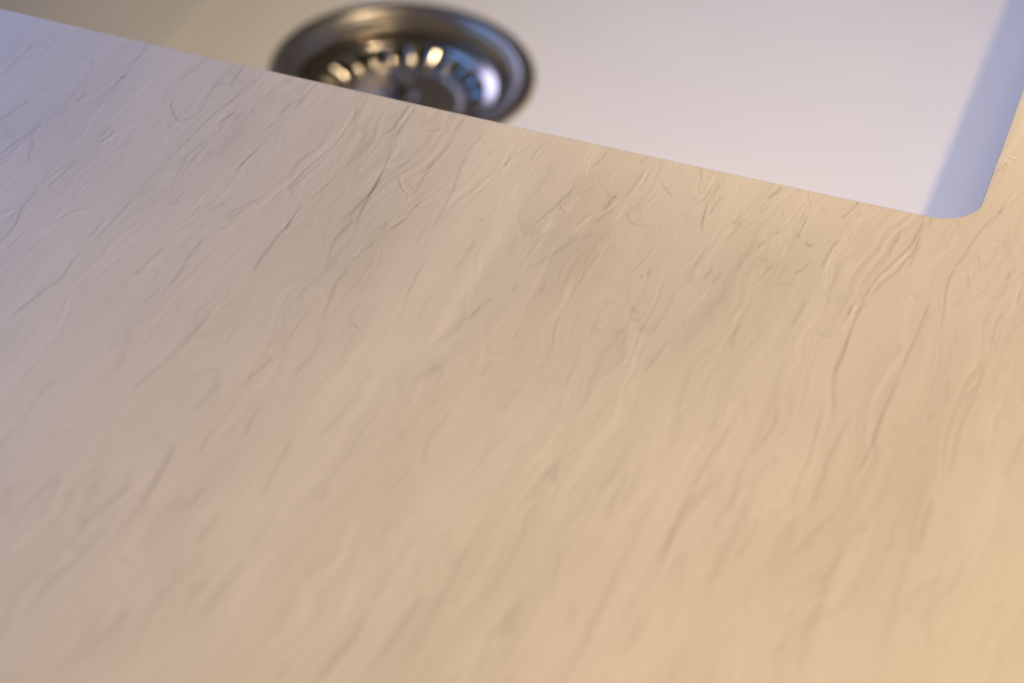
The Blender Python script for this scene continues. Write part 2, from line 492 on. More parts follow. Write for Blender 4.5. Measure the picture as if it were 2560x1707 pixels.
VEINS = [
(1.17,0.17,[-293.6,-59.8,-292.5,-53.4,-290.9,-46.3]),
(1.3,0.21,[-284.9,-76.2,-283.7,-69.3,-282.3,-63.6,-281.1,-57.2]),
(0.8,0.24,[-283.2,-79.3,-282.0,-71.2,-281.0,-62.4]),
(-0.67,0.24,[-282.6,-78.4,-281.4,-72.2,-280.5,-64.8]),
(0.96,0.32,[-275.5,-75.5,-277.5,-71.3,-278.5,-67.2,-279.0,-64.8]),
(0.78,0.34,[-298.8,-23.0,-299.4,-20.4,-299.2,-14.7]),
(0.91,0.21,[-279.6,-50.7,-278.3,-48.8,-277.8,-45.3]),
(1.04,0.19,[-277.0,-41.6,-276.6,-38.7,-276.8,-35.4]),
(0.65,0.21,[-284.1,-16.9,-282.0,-20.3,-280.9,-24.0,-280.5,-28.0]),
(0.91,0.19,[-269.7,-29.7,-269.6,-26.9,-269.8,-23.2,-269.8,-20.1,-270.2,-15.4,-270.5,-8.4,-270.6,-3.4]),
(1.56,0.3,[-270.4,-23.1,-268.9,-22.8]),
(0.78,0.2,[-260.9,-56.7,-261.0,-53.5,-261.3,-48.4]),
(1.17,0.26,[-259.8,-58.8,-258.9,-54.6,-258.4,-51.1]),
(-1.18,0.26,[-260.0,-61.5,-257.9,-56.8,-255.7,-50.0,-253.1,-43.7]),
(0.74,0.29,[-253.7,-61.5,-252.9,-57.9,-252.4,-55.1]),
(0.65,0.18,[-248.5,-46.4,-249.0,-40.7]),
(1.3,0.19,[-249.4,-29.5,-248.4,-32.4,-246.2,-35.5,-243.3,-38.6,-241.2,-37.4,-239.8,-34.9]),
(0.78,0.19,[-245.7,-40.6,-244.2,-43.0,-242.2,-43.1,-241.1,-41.7]),
(-0.65,0.18,[-244.8,-40.9,-242.9,-41.8,-241.5,-40.9]),
(0.52,0.17,[-245.4,-32.5,-243.3,-31.3]),
(1.04,0.21,[-238.3,-23.5,-237.2,-21.7]),
(0.78,0.17,[-252.1,-19.0,-251.8,-14.7,-250.8,-9.4]),
(1.04,0.19,[-249.9,-10.4,-250.3,-6.4,-250.0,-2.0]),
(0.78,0.22,[-236.6,-58.3,-236.2,-53.0,-235.5,-44.9,-235.0,-38.8,-234.4,-31.3,-233.3,-26.2,-232.0,-20.9,-230.0,-8.4]),
(-0.8,0.24,[-235.3,-56.4,-234.6,-48.5,-234.0,-41.0,-233.4,-33.5]),
(1.3,0.16,[-231.5,-36.7,-230.7,-34.4,-229.9,-31.4,-228.7,-28.3]),
(-1.04,0.16,[-232.3,-36.7,-230.8,-31.8,-229.2,-27.1]),
(0.67,0.24,[-236.1,-48.4,-234.1,-46.3,-232.8,-44.5]),
(0.71,0.27,[-226.7,-52.9,-225.9,-50.0]),
(0.78,0.17,[-236.3,-13.8,-236.6,-9.8,-237.0,-2.9]),
(0.9,0.23,[-215.3,-56.5,-214.8,-51.2,-213.9,-45.1]),
(-0.7,0.23,[-214.6,-56.5,-213.9,-49.9,-213.4,-46.1]),
(-0.77,0.5,[-265.4,-62.4,-266.5,-54.4,-268.1,-45.9,-268.4,-39.3]),
(0.52,0.26,[-268.4,-46.0,-269.1,-41.7,-268.9,-37.5]),
(-0.6,0.47,[-263.9,-76.9,-262.3,-70.1,-261.1,-65.1]),
(-0.62,0.86,[-302.8,-31.7,-300.4,-25.1,-299.3,-18.3]),
(0.63,0.86,[-305.1,-36.9,-305.2,-27.1,-305.3,-15.8]),
(-0.78,0.43,[-297.9,-24.1,-298.4,-18.6,-297.6,-12.6]),
(0.52,0.34,[-308.8,-31.4,-308.6,-22.9,-306.9,-12.8]),
(0.52,0.25,[-280.2,-50.9,-279.7,-40.0,-280.0,-30.5]),
(0.52,0.21,[-259.6,-30.3,-259.1,-21.9,-259.3,-10.8]),
(-0.65,0.21,[-260.5,-30.7,-260.1,-23.0]),
(0.52,0.21,[-251.2,-33.6,-252.6,-27.4,-252.8,-20.6]),
(0.47,0.29,[-268.7,-63.2,-267.5,-52.3]),
(1.0,0.3,[-265.6,-85.7,-265.4,-82.5,-264.7,-76.9,-263.7,-73.7,-262.3,-70.0]),
(-1.22,0.3,[-265.5,-86.3,-264.6,-81.3,-263.7,-77.5]),
(1.0,0.3,[-263.9,-86.2,-262.9,-80.3,-262.6,-75.2,-262.1,-70.5]),
(1.27,0.31,[-263.7,-115.9,-263.5,-112.4,-263.5,-108.9,-263.9,-105.5,-265.5,-99.0,-265.8,-93.7,-265.8,-88.8]),
(-1.3,0.25,[-269.7,-104.6,-268.3,-103.2,-267.5,-100.7]),
(1.01,0.26,[-270.6,-102.9,-269.1,-101.7,-268.3,-100.5]),
(0.78,0.22,[-266.7,-109.0,-266.7,-104.9,-266.3,-101.7]),
(0.91,0.21,[-254.7,-104.1,-252.7,-100.3,-252.2,-97.2,-250.7,-94.5,-248.4,-92.0,-246.5,-90.0]),
(-0.91,0.2,[-253.5,-103.6,-252.1,-100.1,-251.0,-96.7,-247.3,-92.8,-243.9,-90.2]),
(1.3,0.21,[-238.8,-104.7,-238.5,-100.4,-238.2,-96.8,-238.1,-92.6,-237.7,-88.3,-237.8,-82.9]),
(-1.3,0.21,[-239.9,-100.4,-239.8,-96.3,-239.4,-94.3]),
(0.78,0.19,[-240.7,-103.1,-240.6,-99.0,-240.8,-94.3]),
(-0.78,0.36,[-245.0,-111.2,-245.7,-106.3,-245.5,-103.3]),
(1.43,0.34,[-244.2,-146.0,-243.3,-141.3,-242.1,-137.0,-241.2,-132.2,-240.0,-128.4,-239.5,-124.9,-239.6,-120.4,-240.1,-116.7,-239.8,-113.1]),
(-0.91,0.19,[-241.4,-114.9,-240.7,-112.9]),
(0.65,0.23,[-232.6,-128.2,-232.0,-125.2,-232.1,-122.4]),
(0.91,0.19,[-220.6,-115.6,-220.3,-112.0,-219.5,-107.8,-219.1,-103.6,-218.5,-100.4]),
(-1.04,0.19,[-219.4,-111.7,-218.0,-106.6,-217.2,-103.9]),
(0.52,0.17,[-222.5,-98.6,-222.4,-95.1]),
(1.3,0.23,[-209.1,-115.9,-209.2,-111.5,-209.7,-106.0,-210.2,-101.1,-210.0,-97.0,-209.8,-92.2]),
(-0.65,0.23,[-210.1,-110.2,-210.3,-104.0]),
(0.78,0.26,[-212.3,-126.6,-211.8,-122.5,-211.2,-119.5]),
(0.64,0.3,[-193.7,-130.9,-193.6,-126.1,-193.1,-122.1,-192.5,-117.5,-191.6,-112.7]),
(-0.91,0.22,[-192.7,-123.6,-192.1,-116.8,-191.2,-112.0]),
(0.91,0.3,[-213.5,-87.3,-213.0,-85.9]),
(1.04,0.16,[-207.5,-86.6,-206.0,-83.6,-205.5,-81.7]),
(-0.91,0.16,[-208.7,-84.7,-206.6,-81.5]),
(0.78,0.16,[-207.6,-82.5,-206.2,-78.4,-205.4,-76.3,-204.3,-71.0,-203.4,-68.8]),
(0.65,0.16,[-203.0,-84.8,-201.9,-82.0,-201.1,-75.7]),
(0.78,0.22,[-226.5,-79.8,-224.8,-78.8,-225.4,-76.0,-225.3,-71.6]),
(0.65,0.18,[-217.9,-81.4,-217.6,-77.6]),
(0.64,0.23,[-219.9,-78.6,-219.3,-72.2,-218.2,-66.9]),
(-0.87,0.24,[-219.1,-78.8,-218.6,-70.7,-217.9,-63.6]),
(0.41,0.29,[-238.1,-75.0,-237.3,-69.1,-236.2,-63.7,-235.6,-59.7]),
(0.52,0.19,[-255.9,-118.0,-254.1,-115.5,-252.7,-112.0]),
(0.52,0.22,[-211.6,-78.2,-211.9,-72.9]),
(0.65,0.26,[-191.4,-121.4,-189.7,-119.1,-188.1,-116.8]),
(0.52,0.23,[-222.1,-122.3,-221.7,-117.7]),
(0.65,0.23,[-260.3,-120.3,-259.9,-113.8,-258.6,-108.1]),
(0.43,0.37,[-237.2,-79.0,-236.4,-75.6]),
(0.65,0.17,[-236.6,-13.3,-236.8,-7.8,-236.5,-3.5]),
(0.65,0.17,[-232.9,-26.7,-232.5,-22.5,-231.8,-18.2,-231.7,-12.6,-230.0,-7.8]),
(-0.65,0.17,[-232.0,-27.0,-231.1,-20.6,-230.8,-12.9]),
(0.78,0.16,[-230.1,-32.9,-229.5,-29.3,-228.3,-26.8]),
(1.04,0.27,[-220.0,-5.7,-218.7,-4.4]),
(0.65,0.17,[-220.0,-13.6,-217.8,-11.7]),
(1.17,0.17,[-212.1,-18.1,-211.9,-13.3,-211.7,-8.5,-211.5,-2.8]),
(1.04,0.14,[-216.1,-33.7,-215.3,-29.5,-215.0,-23.3,-214.5,-17.7,-213.2,-13.8]),
(-1.04,0.14,[-216.5,-31.9,-215.3,-26.1,-213.2,-17.2]),
(0.78,0.17,[-209.0,-17.5,-208.1,-14.4,-207.6,-10.2]),
(0.52,0.17,[-205.3,-19.3,-205.2,-13.2,-204.5,-6.1,-204.7,-2.8]),
(0.65,0.17,[-224.7,-23.3,-222.8,-25.9,-222.0,-26.9]),
(1.2,0.23,[-215.3,-57.7,-215.0,-52.6,-214.6,-48.0,-214.1,-43.9,-213.7,-39.9]),
(-0.8,0.2,[-215.8,-57.4,-215.4,-52.1,-215.0,-47.4,-214.2,-39.8]),
(0.61,0.3,[-211.4,-58.0,-213.0,-52.4,-213.3,-50.0]),
(0.54,0.25,[-209.0,-42.5,-210.7,-36.7,-211.8,-32.6]),
(0.53,0.26,[-206.6,-42.1,-208.5,-36.4,-209.2,-33.5]),
(-0.52,0.26,[-208.1,-42.1,-209.4,-35.5]),
(0.51,0.26,[-220.7,-47.9,-219.6,-45.6,-218.6,-43.8]),
(1.11,0.27,[-199.7,-70.4,-199.2,-65.9,-198.1,-59.4,-196.8,-55.8,-196.2,-48.6,-195.5,-45.2,-194.3,-39.6,-193.0,-33.9,-192.8,-27.4,-192.8,-22.1,-193.0,-16.9,-194.9,-9.6,-195.6,-2.4]),
(-1.12,0.26,[-199.7,-65.6,-197.6,-57.3,-196.8,-48.9,-195.3,-40.7,-194.5,-32.0,-193.9,-24.6,-194.5,-14.2,-194.9,-4.2]),
(0.65,0.25,[-196.5,-60.6,-195.2,-54.5,-193.9,-49.0,-192.7,-43.4]),
(-0.91,0.2,[-192.2,-62.5,-193.1,-58.6,-193.6,-55.7]),
(0.78,0.18,[-208.3,-81.1,-206.8,-75.1,-204.2,-69.8,-202.6,-66.1]),
(-1.04,0.18,[-206.7,-84.7,-204.5,-77.8,-201.9,-71.9,-200.2,-67.6]),
(0.78,0.18,[-206.8,-82.9,-203.7,-75.7]),
(0.83,0.26,[-189.0,-62.4,-188.0,-58.9,-186.9,-52.3,-186.5,-45.3,-185.5,-39.8,-184.9,-34.4,-183.9,-25.0]),
(-0.84,0.25,[-189.1,-60.6,-187.6,-51.4,-186.1,-42.0,-186.4,-32.5]),
(0.5,0.23,[-184.2,-38.7,-183.8,-33.4,-183.0,-27.3]),
(0.52,0.26,[-180.8,-49.8,-181.1,-45.6,-181.9,-40.9,-182.1,-37.8]),
(-0.73,0.22,[-180.2,-53.9,-180.9,-48.6]),
(1.06,0.49,[-189.3,-79.8,-189.7,-74.8,-189.9,-69.4,-190.1,-66.5]),
(1.33,0.3,[-175.5,-67.1,-174.5,-61.9,-173.6,-56.1,-173.1,-50.4,-173.5,-45.0,-174.2,-39.6,-175.0,-33.0,-175.7,-29.4]),
(1.17,0.62,[-171.4,-68.5,-172.6,-58.7,-173.3,-49.8,-173.7,-44.4]),
(-1.06,0.28,[-175.7,-54.5,-174.8,-48.0,-174.7,-41.1,-173.6,-37.5,-172.6,-34.5]),
(-1.0,0.3,[-173.5,-38.7,-171.9,-35.5,-169.4,-31.9,-167.9,-28.1]),
(0.5,0.3,[-170.5,-36.2,-168.5,-32.2,-167.7,-28.7]),
(1.43,0.18,[-180.8,-21.1,-179.6,-16.7,-179.7,-10.7,-179.7,-3.3]),
(1.3,0.17,[-177.4,-20.4,-177.5,-14.5,-177.2,-7.7,-177.6,-3.8]),
(-1.17,0.16,[-178.8,-15.0,-178.5,-8.2,-178.2,-3.4]),
(0.52,0.14,[-182.8,-14.0,-181.5,-8.1]),
(-0.61,0.3,[-173.5,-32.3,-174.4,-26.3,-176.0,-21.7]),
(1.01,0.32,[-161.6,-51.2,-162.9,-48.6,-164.9,-47.0,-166.9,-44.7,-168.1,-41.5]),
(-1.11,0.24,[-161.0,-51.6,-162.6,-48.5,-165.0,-45.8,-167.1,-42.3]),
(0.83,0.41,[-164.7,-42.0,-164.0,-42.0]),
(0.61,0.22,[-161.6,-45.6,-163.4,-44.5,-164.1,-43.6]),
(-0.78,0.16,[-161.8,-54.9,-161.3,-51.7,-160.9,-48.4]),
(1.02,0.29,[-160.9,-48.4,-161.1,-44.2,-161.3,-39.9,-161.4,-35.0,-161.2,-29.8,-160.7,-24.5,-160.3,-17.9]),
(0.7,0.6,[-162.7,-36.2,-161.9,-32.7,-161.7,-29.4]),
(0.94,0.26,[-169.1,-14.7,-166.7,-13.3,-166.4,-11.2]),
(0.68,0.24,[-165.1,-16.6,-163.9,-14.1]),
(-0.69,0.24,[-166.2,-15.7,-163.6,-14.0]),
(0.88,0.25,[-161.3,-12.4,-161.3,-8.4,-161.0,-4.3]),
(1.05,0.5,[-149.9,-59.7,-150.0,-53.1,-150.4,-46.6,-150.8,-40.6,-151.9,-34.8,-152.7,-28.9,-153.1,-22.0]),
(1.04,0.18,[-161.4,-68.4,-159.8,-63.7,-158.8,-59.1,-158.0,-52.2,-157.2,-46.9]),
(-0.91,0.18,[-161.4,-66.8,-159.6,-60.7,-158.6,-52.4,-157.3,-47.6]),
(0.99,0.47,[-163.5,-65.8,-163.2,-63.9]),
(-0.78,0.19,[-190.2,-80.2,-190.8,-76.4]),
(0.52,0.18,[-174.7,-69.8,-174.0,-64.7]),
(0.4,0.27,[-201.4,-48.3,-199.9,-45.1,-198.4,-40.0]),
(-0.5,0.22,[-187.7,-26.6,-186.8,-21.6,-186.3,-12.8]),
(0.46,0.21,[-186.5,-28.7,-185.9,-21.9]),
(1.28,0.55,[-189.9,-101.4,-190.3,-95.9,-190.2,-89.0,-190.2,-82.6,-189.9,-77.7,-189.7,-74.1]),
(-0.78,0.19,[-191.4,-78.3,-191.0,-75.8]),
(1.03,0.67,[-174.0,-80.0,-173.9,-75.3,-173.2,-70.9,-172.4,-67.0]),
(0.78,0.27,[-171.2,-93.3,-172.1,-87.9,-173.3,-83.3,-173.7,-79.9]),
(0.78,0.19,[-178.9,-75.6,-177.1,-73.4]),
(0.52,0.19,[-176.3,-82.7,-177.2,-79.0,-178.1,-75.9]),
(1.04,0.34,[-163.3,-113.3,-164.0,-108.2,-164.8,-103.0,-165.7,-97.8,-165.3,-93.7,-165.2,-89.7]),
(-1.04,0.23,[-166.6,-84.6,-165.5,-80.7]),
(0.91,0.23,[-165.8,-85.9,-164.5,-83.1]),
(0.65,0.27,[-164.9,-82.1,-163.6,-77.6,-162.4,-73.0]),
(0.89,0.46,[-162.8,-68.4,-162.8,-64.9]),
(1.04,0.23,[-160.9,-67.1,-159.6,-64.2,-158.6,-61.4]),
(1.04,0.31,[-157.1,-70.8,-156.7,-70.9]),
(0.65,0.23,[-157.4,-74.4,-156.2,-75.7]),
(0.91,0.26,[-143.0,-106.8,-143.6,-101.0,-144.7,-94.9,-145.2,-90.0,-145.6,-84.6,-145.5,-79.4,-146.1,-76.2]),
(-0.36,0.26,[-142.8,-105.6,-143.5,-98.8]),
(0.65,0.34,[-151.3,-71.4,-151.5,-65.6,-151.1,-59.5]),
(1.04,0.27,[-136.2,-80.2,-135.9,-74.4,-135.5,-69.0,-135.2,-64.3]),
(0.55,0.33,[-183.4,-136.3,-183.7,-131.2,-183.7,-125.3]),
(0.73,0.4,[-167.9,-134.3,-167.9,-129.6,-168.2,-122.8,-168.1,-116.9,-168.0,-111.4]),
(0.64,0.4,[-171.4,-150.0,-170.6,-144.6,-169.8,-139.7,-169.5,-135.9]),
(0.55,0.4,[-160.4,-141.1,-160.1,-135.8,-159.5,-130.9,-159.7,-125.8,-159.7,-122.6]),
(0.64,0.36,[-150.2,-135.4,-149.9,-130.7,-149.7,-125.4,-149.4,-119.0]),
(0.91,0.29,[-155.5,-114.5,-154.0,-113.3,-151.9,-115.2]),
(0.45,0.37,[-156.8,-116.1,-154.1,-120.3]),
(0.64,0.37,[-143.9,-118.9,-144.1,-114.2,-145.0,-107.6]),
(0.73,0.36,[-142.2,-140.8,-142.0,-134.2,-141.5,-128.9]),
(0.45,0.43,[-133.6,-134.4,-132.9,-127.9]),
(0.78,0.37,[-137.8,-104.1,-138.2,-97.8,-137.9,-92.6]),
(0.64,0.33,[-126.1,-101.0,-124.3,-97.0,-123.5,-92.9]),
(0.52,0.26,[-160.2,-97.2,-159.9,-93.8]),
(0.52,0.27,[-159.8,-89.8,-159.8,-84.7]),
(0.65,0.22,[-192.2,-116.8,-192.2,-113.0]),
(-0.46,3.97,[-130.3,-114.4,-130.7,-101.2,-130.7,-86.9,-131.2,-73.6]),
(0.63,0.26,[-153.3,-27.7,-153.7,-21.5,-153.3,-16.8,-152.3,-11.8,-151.3,-5.5]),
(-0.84,0.26,[-153.2,-27.0,-153.1,-19.3,-151.8,-12.9,-150.9,-3.3]),
(0.55,0.24,[-145.1,-41.2,-145.2,-35.1,-143.4,-30.5,-141.7,-27.3]),
(-0.82,0.22,[-144.7,-40.4,-143.2,-36.7,-143.0,-31.6]),
(0.54,0.24,[-145.8,-36.5,-145.0,-30.0]),
(0.9,0.3,[-141.7,-27.3,-140.6,-22.5,-140.4,-17.9]),
(-1.01,0.27,[-139.9,-28.5,-139.9,-23.4,-139.4,-18.8]),
(1.0,0.4,[-140.7,-23.1,-140.5,-21.8]),
(0.72,0.3,[-139.3,-18.1,-138.0,-12.4,-137.2,-8.8]),
(-0.71,0.3,[-138.6,-22.9,-138.0,-15.6,-137.7,-8.4]),
(0.82,0.3,[-134.2,-17.3,-134.3,-12.8,-133.3,-6.6]),
(0.64,0.31,[-131.8,-36.4,-132.4,-31.7,-132.3,-27.9,-130.7,-23.5]),
(-0.9,0.3,[-115.9,-20.5,-116.2,-16.3,-117.1,-10.3,-117.2,-4.5]),
(0.41,0.26,[-116.0,-21.2,-116.5,-17.6]),
(0.51,0.26,[-114.8,-13.1,-114.1,-7.7,-113.5,-1.7]),
(1.04,0.18,[-122.9,-53.3,-121.9,-48.1,-120.3,-42.7,-119.2,-37.9,-117.9,-31.3,-117.5,-27.4]),
(-1.17,0.18,[-122.6,-52.0,-120.6,-45.8,-119.2,-39.8,-117.6,-32.4]),
(0.85,0.38,[-117.6,-45.7,-117.7,-40.4,-117.3,-35.3]),
(-0.91,0.2,[-118.3,-52.6,-117.9,-42.8,-117.5,-37.9]),
(-1.16,0.26,[-114.7,-41.0,-114.9,-36.2,-114.6,-31.8,-113.3,-27.5]),
(0.89,0.3,[-114.2,-31.0,-113.4,-27.3,-111.5,-24.4]),
(-1.17,0.19,[-110.1,-49.8,-109.5,-44.2,-108.0,-39.4]),
(0.65,0.2,[-110.0,-43.8,-109.2,-39.9,-108.3,-36.5]),
(1.04,0.16,[-106.1,-41.1,-104.3,-36.1,-103.0,-32.6]),
(-1.17,0.16,[-106.0,-39.2,-104.3,-34.9,-103.1,-30.1,-102.0,-27.2]),
(1.1,0.39,[-105.2,-33.4,-104.8,-30.2,-104.3,-26.3,-104.0,-25.0]),
(0.99,0.36,[-105.9,-26.7,-104.1,-26.9]),
(0.55,0.27,[-110.0,-22.5,-108.5,-23.1,-106.0,-26.4]),
(0.42,0.26,[-112.6,-17.9,-110.4,-21.4]),
(0.73,0.29,[-101.1,-24.4,-100.8,-19.9,-100.3,-14.8,-100.1,-10.9]),
(-1.03,0.29,[-99.4,-23.1,-99.1,-18.6,-99.2,-13.7,-99.1,-8.6]),
(0.72,0.29,[-98.6,-20.3,-98.4,-15.2,-98.0,-8.7]),
(-0.6,0.27,[-102.0,-11.7,-102.3,-6.1]),
(0.81,0.3,[-102.2,-7.3,-102.2,-4.1]),
(0.71,0.33,[-101.6,-3.6,-101.1,-3.0]),
(0.41,0.26,[-108.7,-3.6,-106.3,-4.5,-104.2,-4.3]),
(0.78,0.18,[-98.3,-32.4,-97.1,-35.6,-94.5,-37.8,-91.9,-37.6,-90.6,-35.3]),
(-0.91,0.18,[-100.1,-37.4,-100.0,-32.5,-99.8,-28.8]),
(0.85,0.28,[-93.6,-13.9,-90.6,-17.0,-87.9,-20.2]),
(0.5,0.3,[-84.5,-1.3,-83.0,-5.1,-81.9,-9.1,-82.8,-11.9]),
(-0.91,0.18,[-80.6,-41.4,-81.7,-35.3,-81.7,-28.7]),
(0.78,0.21,[-81.7,-36.5,-81.4,-29.7,-79.7,-21.2,-78.3,-13.2]),
(-0.88,0.21,[-80.8,-25.9,-79.3,-20.4,-78.3,-14.4]),
(0.75,0.29,[-73.9,-34.5,-75.7,-30.4,-76.7,-22.4,-76.3,-13.0]),
(0.91,0.23,[-137.4,-53.8,-137.4,-52.0]),
(0.65,0.19,[-140.4,-53.2,-139.6,-51.7]),
(0.65,0.19,[-142.1,-55.1,-141.1,-54.1]),
(0.91,0.36,[-137.8,-70.5,-136.3,-68.1,-135.9,-62.7]),
(-0.48,0.33,[-134.3,-52.0,-135.6,-40.4,-136.8,-34.1]),
(0.65,0.19,[-119.0,-70.3,-119.0,-63.4,-118.2,-53.1]),
(-0.65,0.23,[-118.4,-71.2,-118.3,-63.7,-117.4,-56.3]),
(0.62,0.62,[-116.2,-69.7,-113.3,-63.4,-110.3,-56.4,-108.4,-49.7]),
(0.65,0.23,[-101.3,-69.4,-100.6,-61.1,-99.3,-54.8]),
(-0.78,0.23,[-99.0,-61.0,-99.1,-53.5,-98.8,-48.1]),
(0.52,0.19,[-98.6,-58.0,-98.4,-45.0]),
(1.04,0.23,[-85.2,-62.8,-84.9,-60.4]),
(1.17,0.27,[-83.9,-60.6,-83.4,-57.6]),
(0.65,0.23,[-88.4,-61.9,-86.9,-53.8,-85.4,-45.6]),
(0.65,0.25,[-87.0,-36.9,-86.8,-35.5]),
(0.65,0.23,[-67.8,-55.8,-67.3,-50.5]),
(-0.45,4.88,[-130.5,-73.8,-131.0,-61.3,-131.6,-47.9,-132.1,-32.8,-131.9,-18.9]),
(0.52,0.17,[-144.0,-48.1,-143.8,-43.8,-143.0,-37.3]),
(0.52,0.17,[-106.9,-50.3,-105.2,-47.2]),
(1.17,0.37,[-124.3,-97.4,-123.3,-92.1,-121.9,-87.7]),
(0.78,0.34,[-117.2,-83.0,-117.4,-78.6]),
(0.91,0.34,[-109.8,-79.5,-109.7,-76.1]),
(0.65,0.41,[-101.0,-78.1,-100.9,-72.5,-100.5,-66.7]),
(0.78,0.26,[-91.2,-79.1,-90.4,-75.5]),
(0.73,0.4,[-113.0,-122.4,-112.6,-118.1,-112.3,-114.4]),
(0.55,0.37,[-109.5,-103.3,-110.0,-98.1]),
(0.55,0.52,[-90.2,-94.4,-90.6,-88.2,-91.3,-80.8]),
(0.36,0.51,[-91.5,-101.3,-91.9,-96.2]),
(0.45,0.65,[-90.0,-117.3,-90.1,-110.1,-90.6,-103.0]),
(0.45,0.4,[-102.7,-126.4,-101.1,-121.7,-100.0,-114.1,-98.2,-109.8]),
(0.55,0.53,[-102.1,-135.1,-101.9,-128.6]),
(0.73,0.33,[-79.5,-86.4,-78.2,-85.3,-76.6,-87.4]),
(0.65,0.37,[-83.4,-76.0,-80.3,-79.7]),
(0.55,0.33,[-73.6,-93.1,-73.0,-90.7]),
(0.64,0.36,[-77.8,-104.1,-76.5,-102.1]),
(0.82,0.37,[-71.3,-103.6,-70.5,-99.1,-69.8,-93.1,-69.3,-88.2]),
(-0.45,0.26,[-69.2,-95.0,-68.1,-89.2]),
(0.65,0.22,[-67.3,-79.8,-67.0,-73.2]),
(-0.78,0.26,[-67.4,-77.2,-66.8,-70.4,-65.9,-63.4]),
(-0.55,0.53,[-60.3,-123.4,-58.2,-116.1,-55.8,-111.6]),
(0.55,0.43,[-56.3,-118.3,-55.0,-112.3]),
(0.55,0.43,[-60.9,-122.6,-60.5,-120.9]),
(0.45,0.43,[-62.6,-116.8,-62.6,-114.8]),
(0.45,0.42,[-79.4,-131.5,-78.5,-126.7,-77.5,-123.8]),
(0.45,0.3,[-64.1,-86.6,-63.2,-81.9]),
(0.82,0.25,[-75.5,-31.6,-76.5,-26.0,-77.1,-18.9,-76.7,-12.0,-76.2,-7.4]),
(-0.9,0.26,[-76.2,-23.4,-76.8,-16.4,-76.1,-11.7]),
(0.95,0.25,[-75.2,-24.3,-74.8,-19.8,-74.2,-13.4]),
(0.5,0.3,[-80.7,-7.4,-79.7,-3.8,-79.1,-1.0]),
(-0.6,0.27,[-79.5,-9.4,-79.4,-3.7,-78.8,-0.9]),
(0.5,0.3,[-85.3,-1.1,-83.4,-4.1,-82.6,-8.2]),
(0.71,0.22,[-80.2,-21.4,-78.9,-18.5,-78.5,-15.2]),
(-0.77,0.21,[-79.8,-22.5,-78.8,-19.0]),
(1.17,0.16,[-67.2,-26.4,-66.6,-23.7,-66.1,-20.5]),
(-0.6,0.27,[-70.5,-8.8,-71.6,-4.3,-71.3,-2.9]),
(0.51,0.26,[-70.1,-8.1,-71.2,-4.7]),
(-0.8,0.3,[-70.2,-0.6,-68.6,-2.4,-67.7,-3.3]),
(0.6,0.34,[-67.6,-1.4,-66.8,-1.7]),
(1.2,0.73,[-60.8,-9.8,-60.2,-7.1,-59.1,-4.8,-58.7,-2.1]),
(0.83,0.48,[-61.6,-14.4,-61.2,-12.4]),
(0.59,0.25,[-61.2,-17.3,-59.5,-14.8]),
(0.72,0.29,[-50.4,-1.2,-49.0,-5.0,-47.7,-8.1]),
(-0.62,0.26,[-49.7,-1.5,-47.8,-6.9]),
(1.14,0.28,[-47.2,-26.0,-47.4,-22.5,-47.3,-17.7,-47.2,-14.0]),
(-0.91,0.2,[-47.0,-24.1,-46.8,-18.1,-46.9,-15.1]),
(0.52,0.18,[-49.0,-22.6,-48.0,-25.2]),
(1.34,0.42,[-37.4,-11.2,-36.3,-7.7,-35.2,-3.6,-34.7,-0.3]),
(-0.56,0.27,[-38.0,-13.3,-36.0,-8.8,-35.0,-4.8]),
(-0.85,0.28,[-32.6,-10.5,-32.6,-6.2,-32.5,-0.7]),
(0.88,0.27,[-32.9,-9.4,-32.9,-5.7]),
(0.53,0.34,[-45.3,-8.1,-42.1,-10.1]),
(1.3,0.23,[-57.0,-35.3,-56.7,-32.8,-55.9,-31.0]),
(1.43,0.34,[-44.5,-27.3,-43.3,-28.6,-42.2,-27.2]),
(1.43,0.33,[-43.7,-43.2,-42.3,-40.9]),
(0.65,0.27,[-42.3,-40.9,-40.9,-36.3]),
(0.87,0.54,[-33.3,-21.5,-32.9,-16.0]),
(-0.87,0.32,[-33.9,-21.8,-33.2,-16.1]),
(0.78,0.28,[-38.6,-25.5,-39.0,-21.5]),
(-0.78,0.2,[-39.1,-25.1,-39.1,-20.9]),
(0.93,0.55,[-37.1,-37.1,-37.1,-33.0,-36.7,-26.5,-36.0,-22.6]),
(-0.91,0.4,[-36.0,-38.9,-36.0,-29.6,-34.4,-19.6]),
(-0.65,0.23,[-34.3,-46.8,-35.5,-41.0]),
(0.86,0.37,[-53.8,-26.3,-53.4,-25.0]),
(-0.65,0.18,[-51.8,-31.4,-51.0,-25.2]),
(0.54,0.73,[-68.0,-36.8,-66.3,-30.8,-65.2,-23.8]),
(-0.78,0.19,[-68.4,-36.4,-66.7,-29.2]),
(0.52,0.17,[-60.0,-48.7,-59.8,-45.7]),
(0.65,0.23,[-52.7,-51.4,-51.7,-45.3,-50.8,-42.6]),
(-0.52,0.27,[-54.7,-55.0,-52.1,-52.3,-50.7,-45.4]),
(0.65,0.23,[-47.5,-52.6,-47.6,-45.9,-47.2,-40.0]),
(-0.78,0.19,[-47.1,-56.4,-47.4,-50.4]),
(-0.65,0.19,[-49.2,-38.5,-49.4,-31.6]),
(0.78,0.27,[-67.6,-55.7,-67.0,-52.1,-67.4,-48.2]),
(0.91,0.23,[-65.0,-58.0,-64.3,-54.4,-64.0,-50.9]),
(-0.78,0.23,[-65.7,-64.5,-64.7,-56.8]),
(1.3,0.22,[-21.8,-43.9,-20.8,-36.8,-18.9,-30.8,-16.8,-23.0,-15.3,-17.7,-14.8,-14.0,-14.4,-5.4,-14.6,-1.3]),
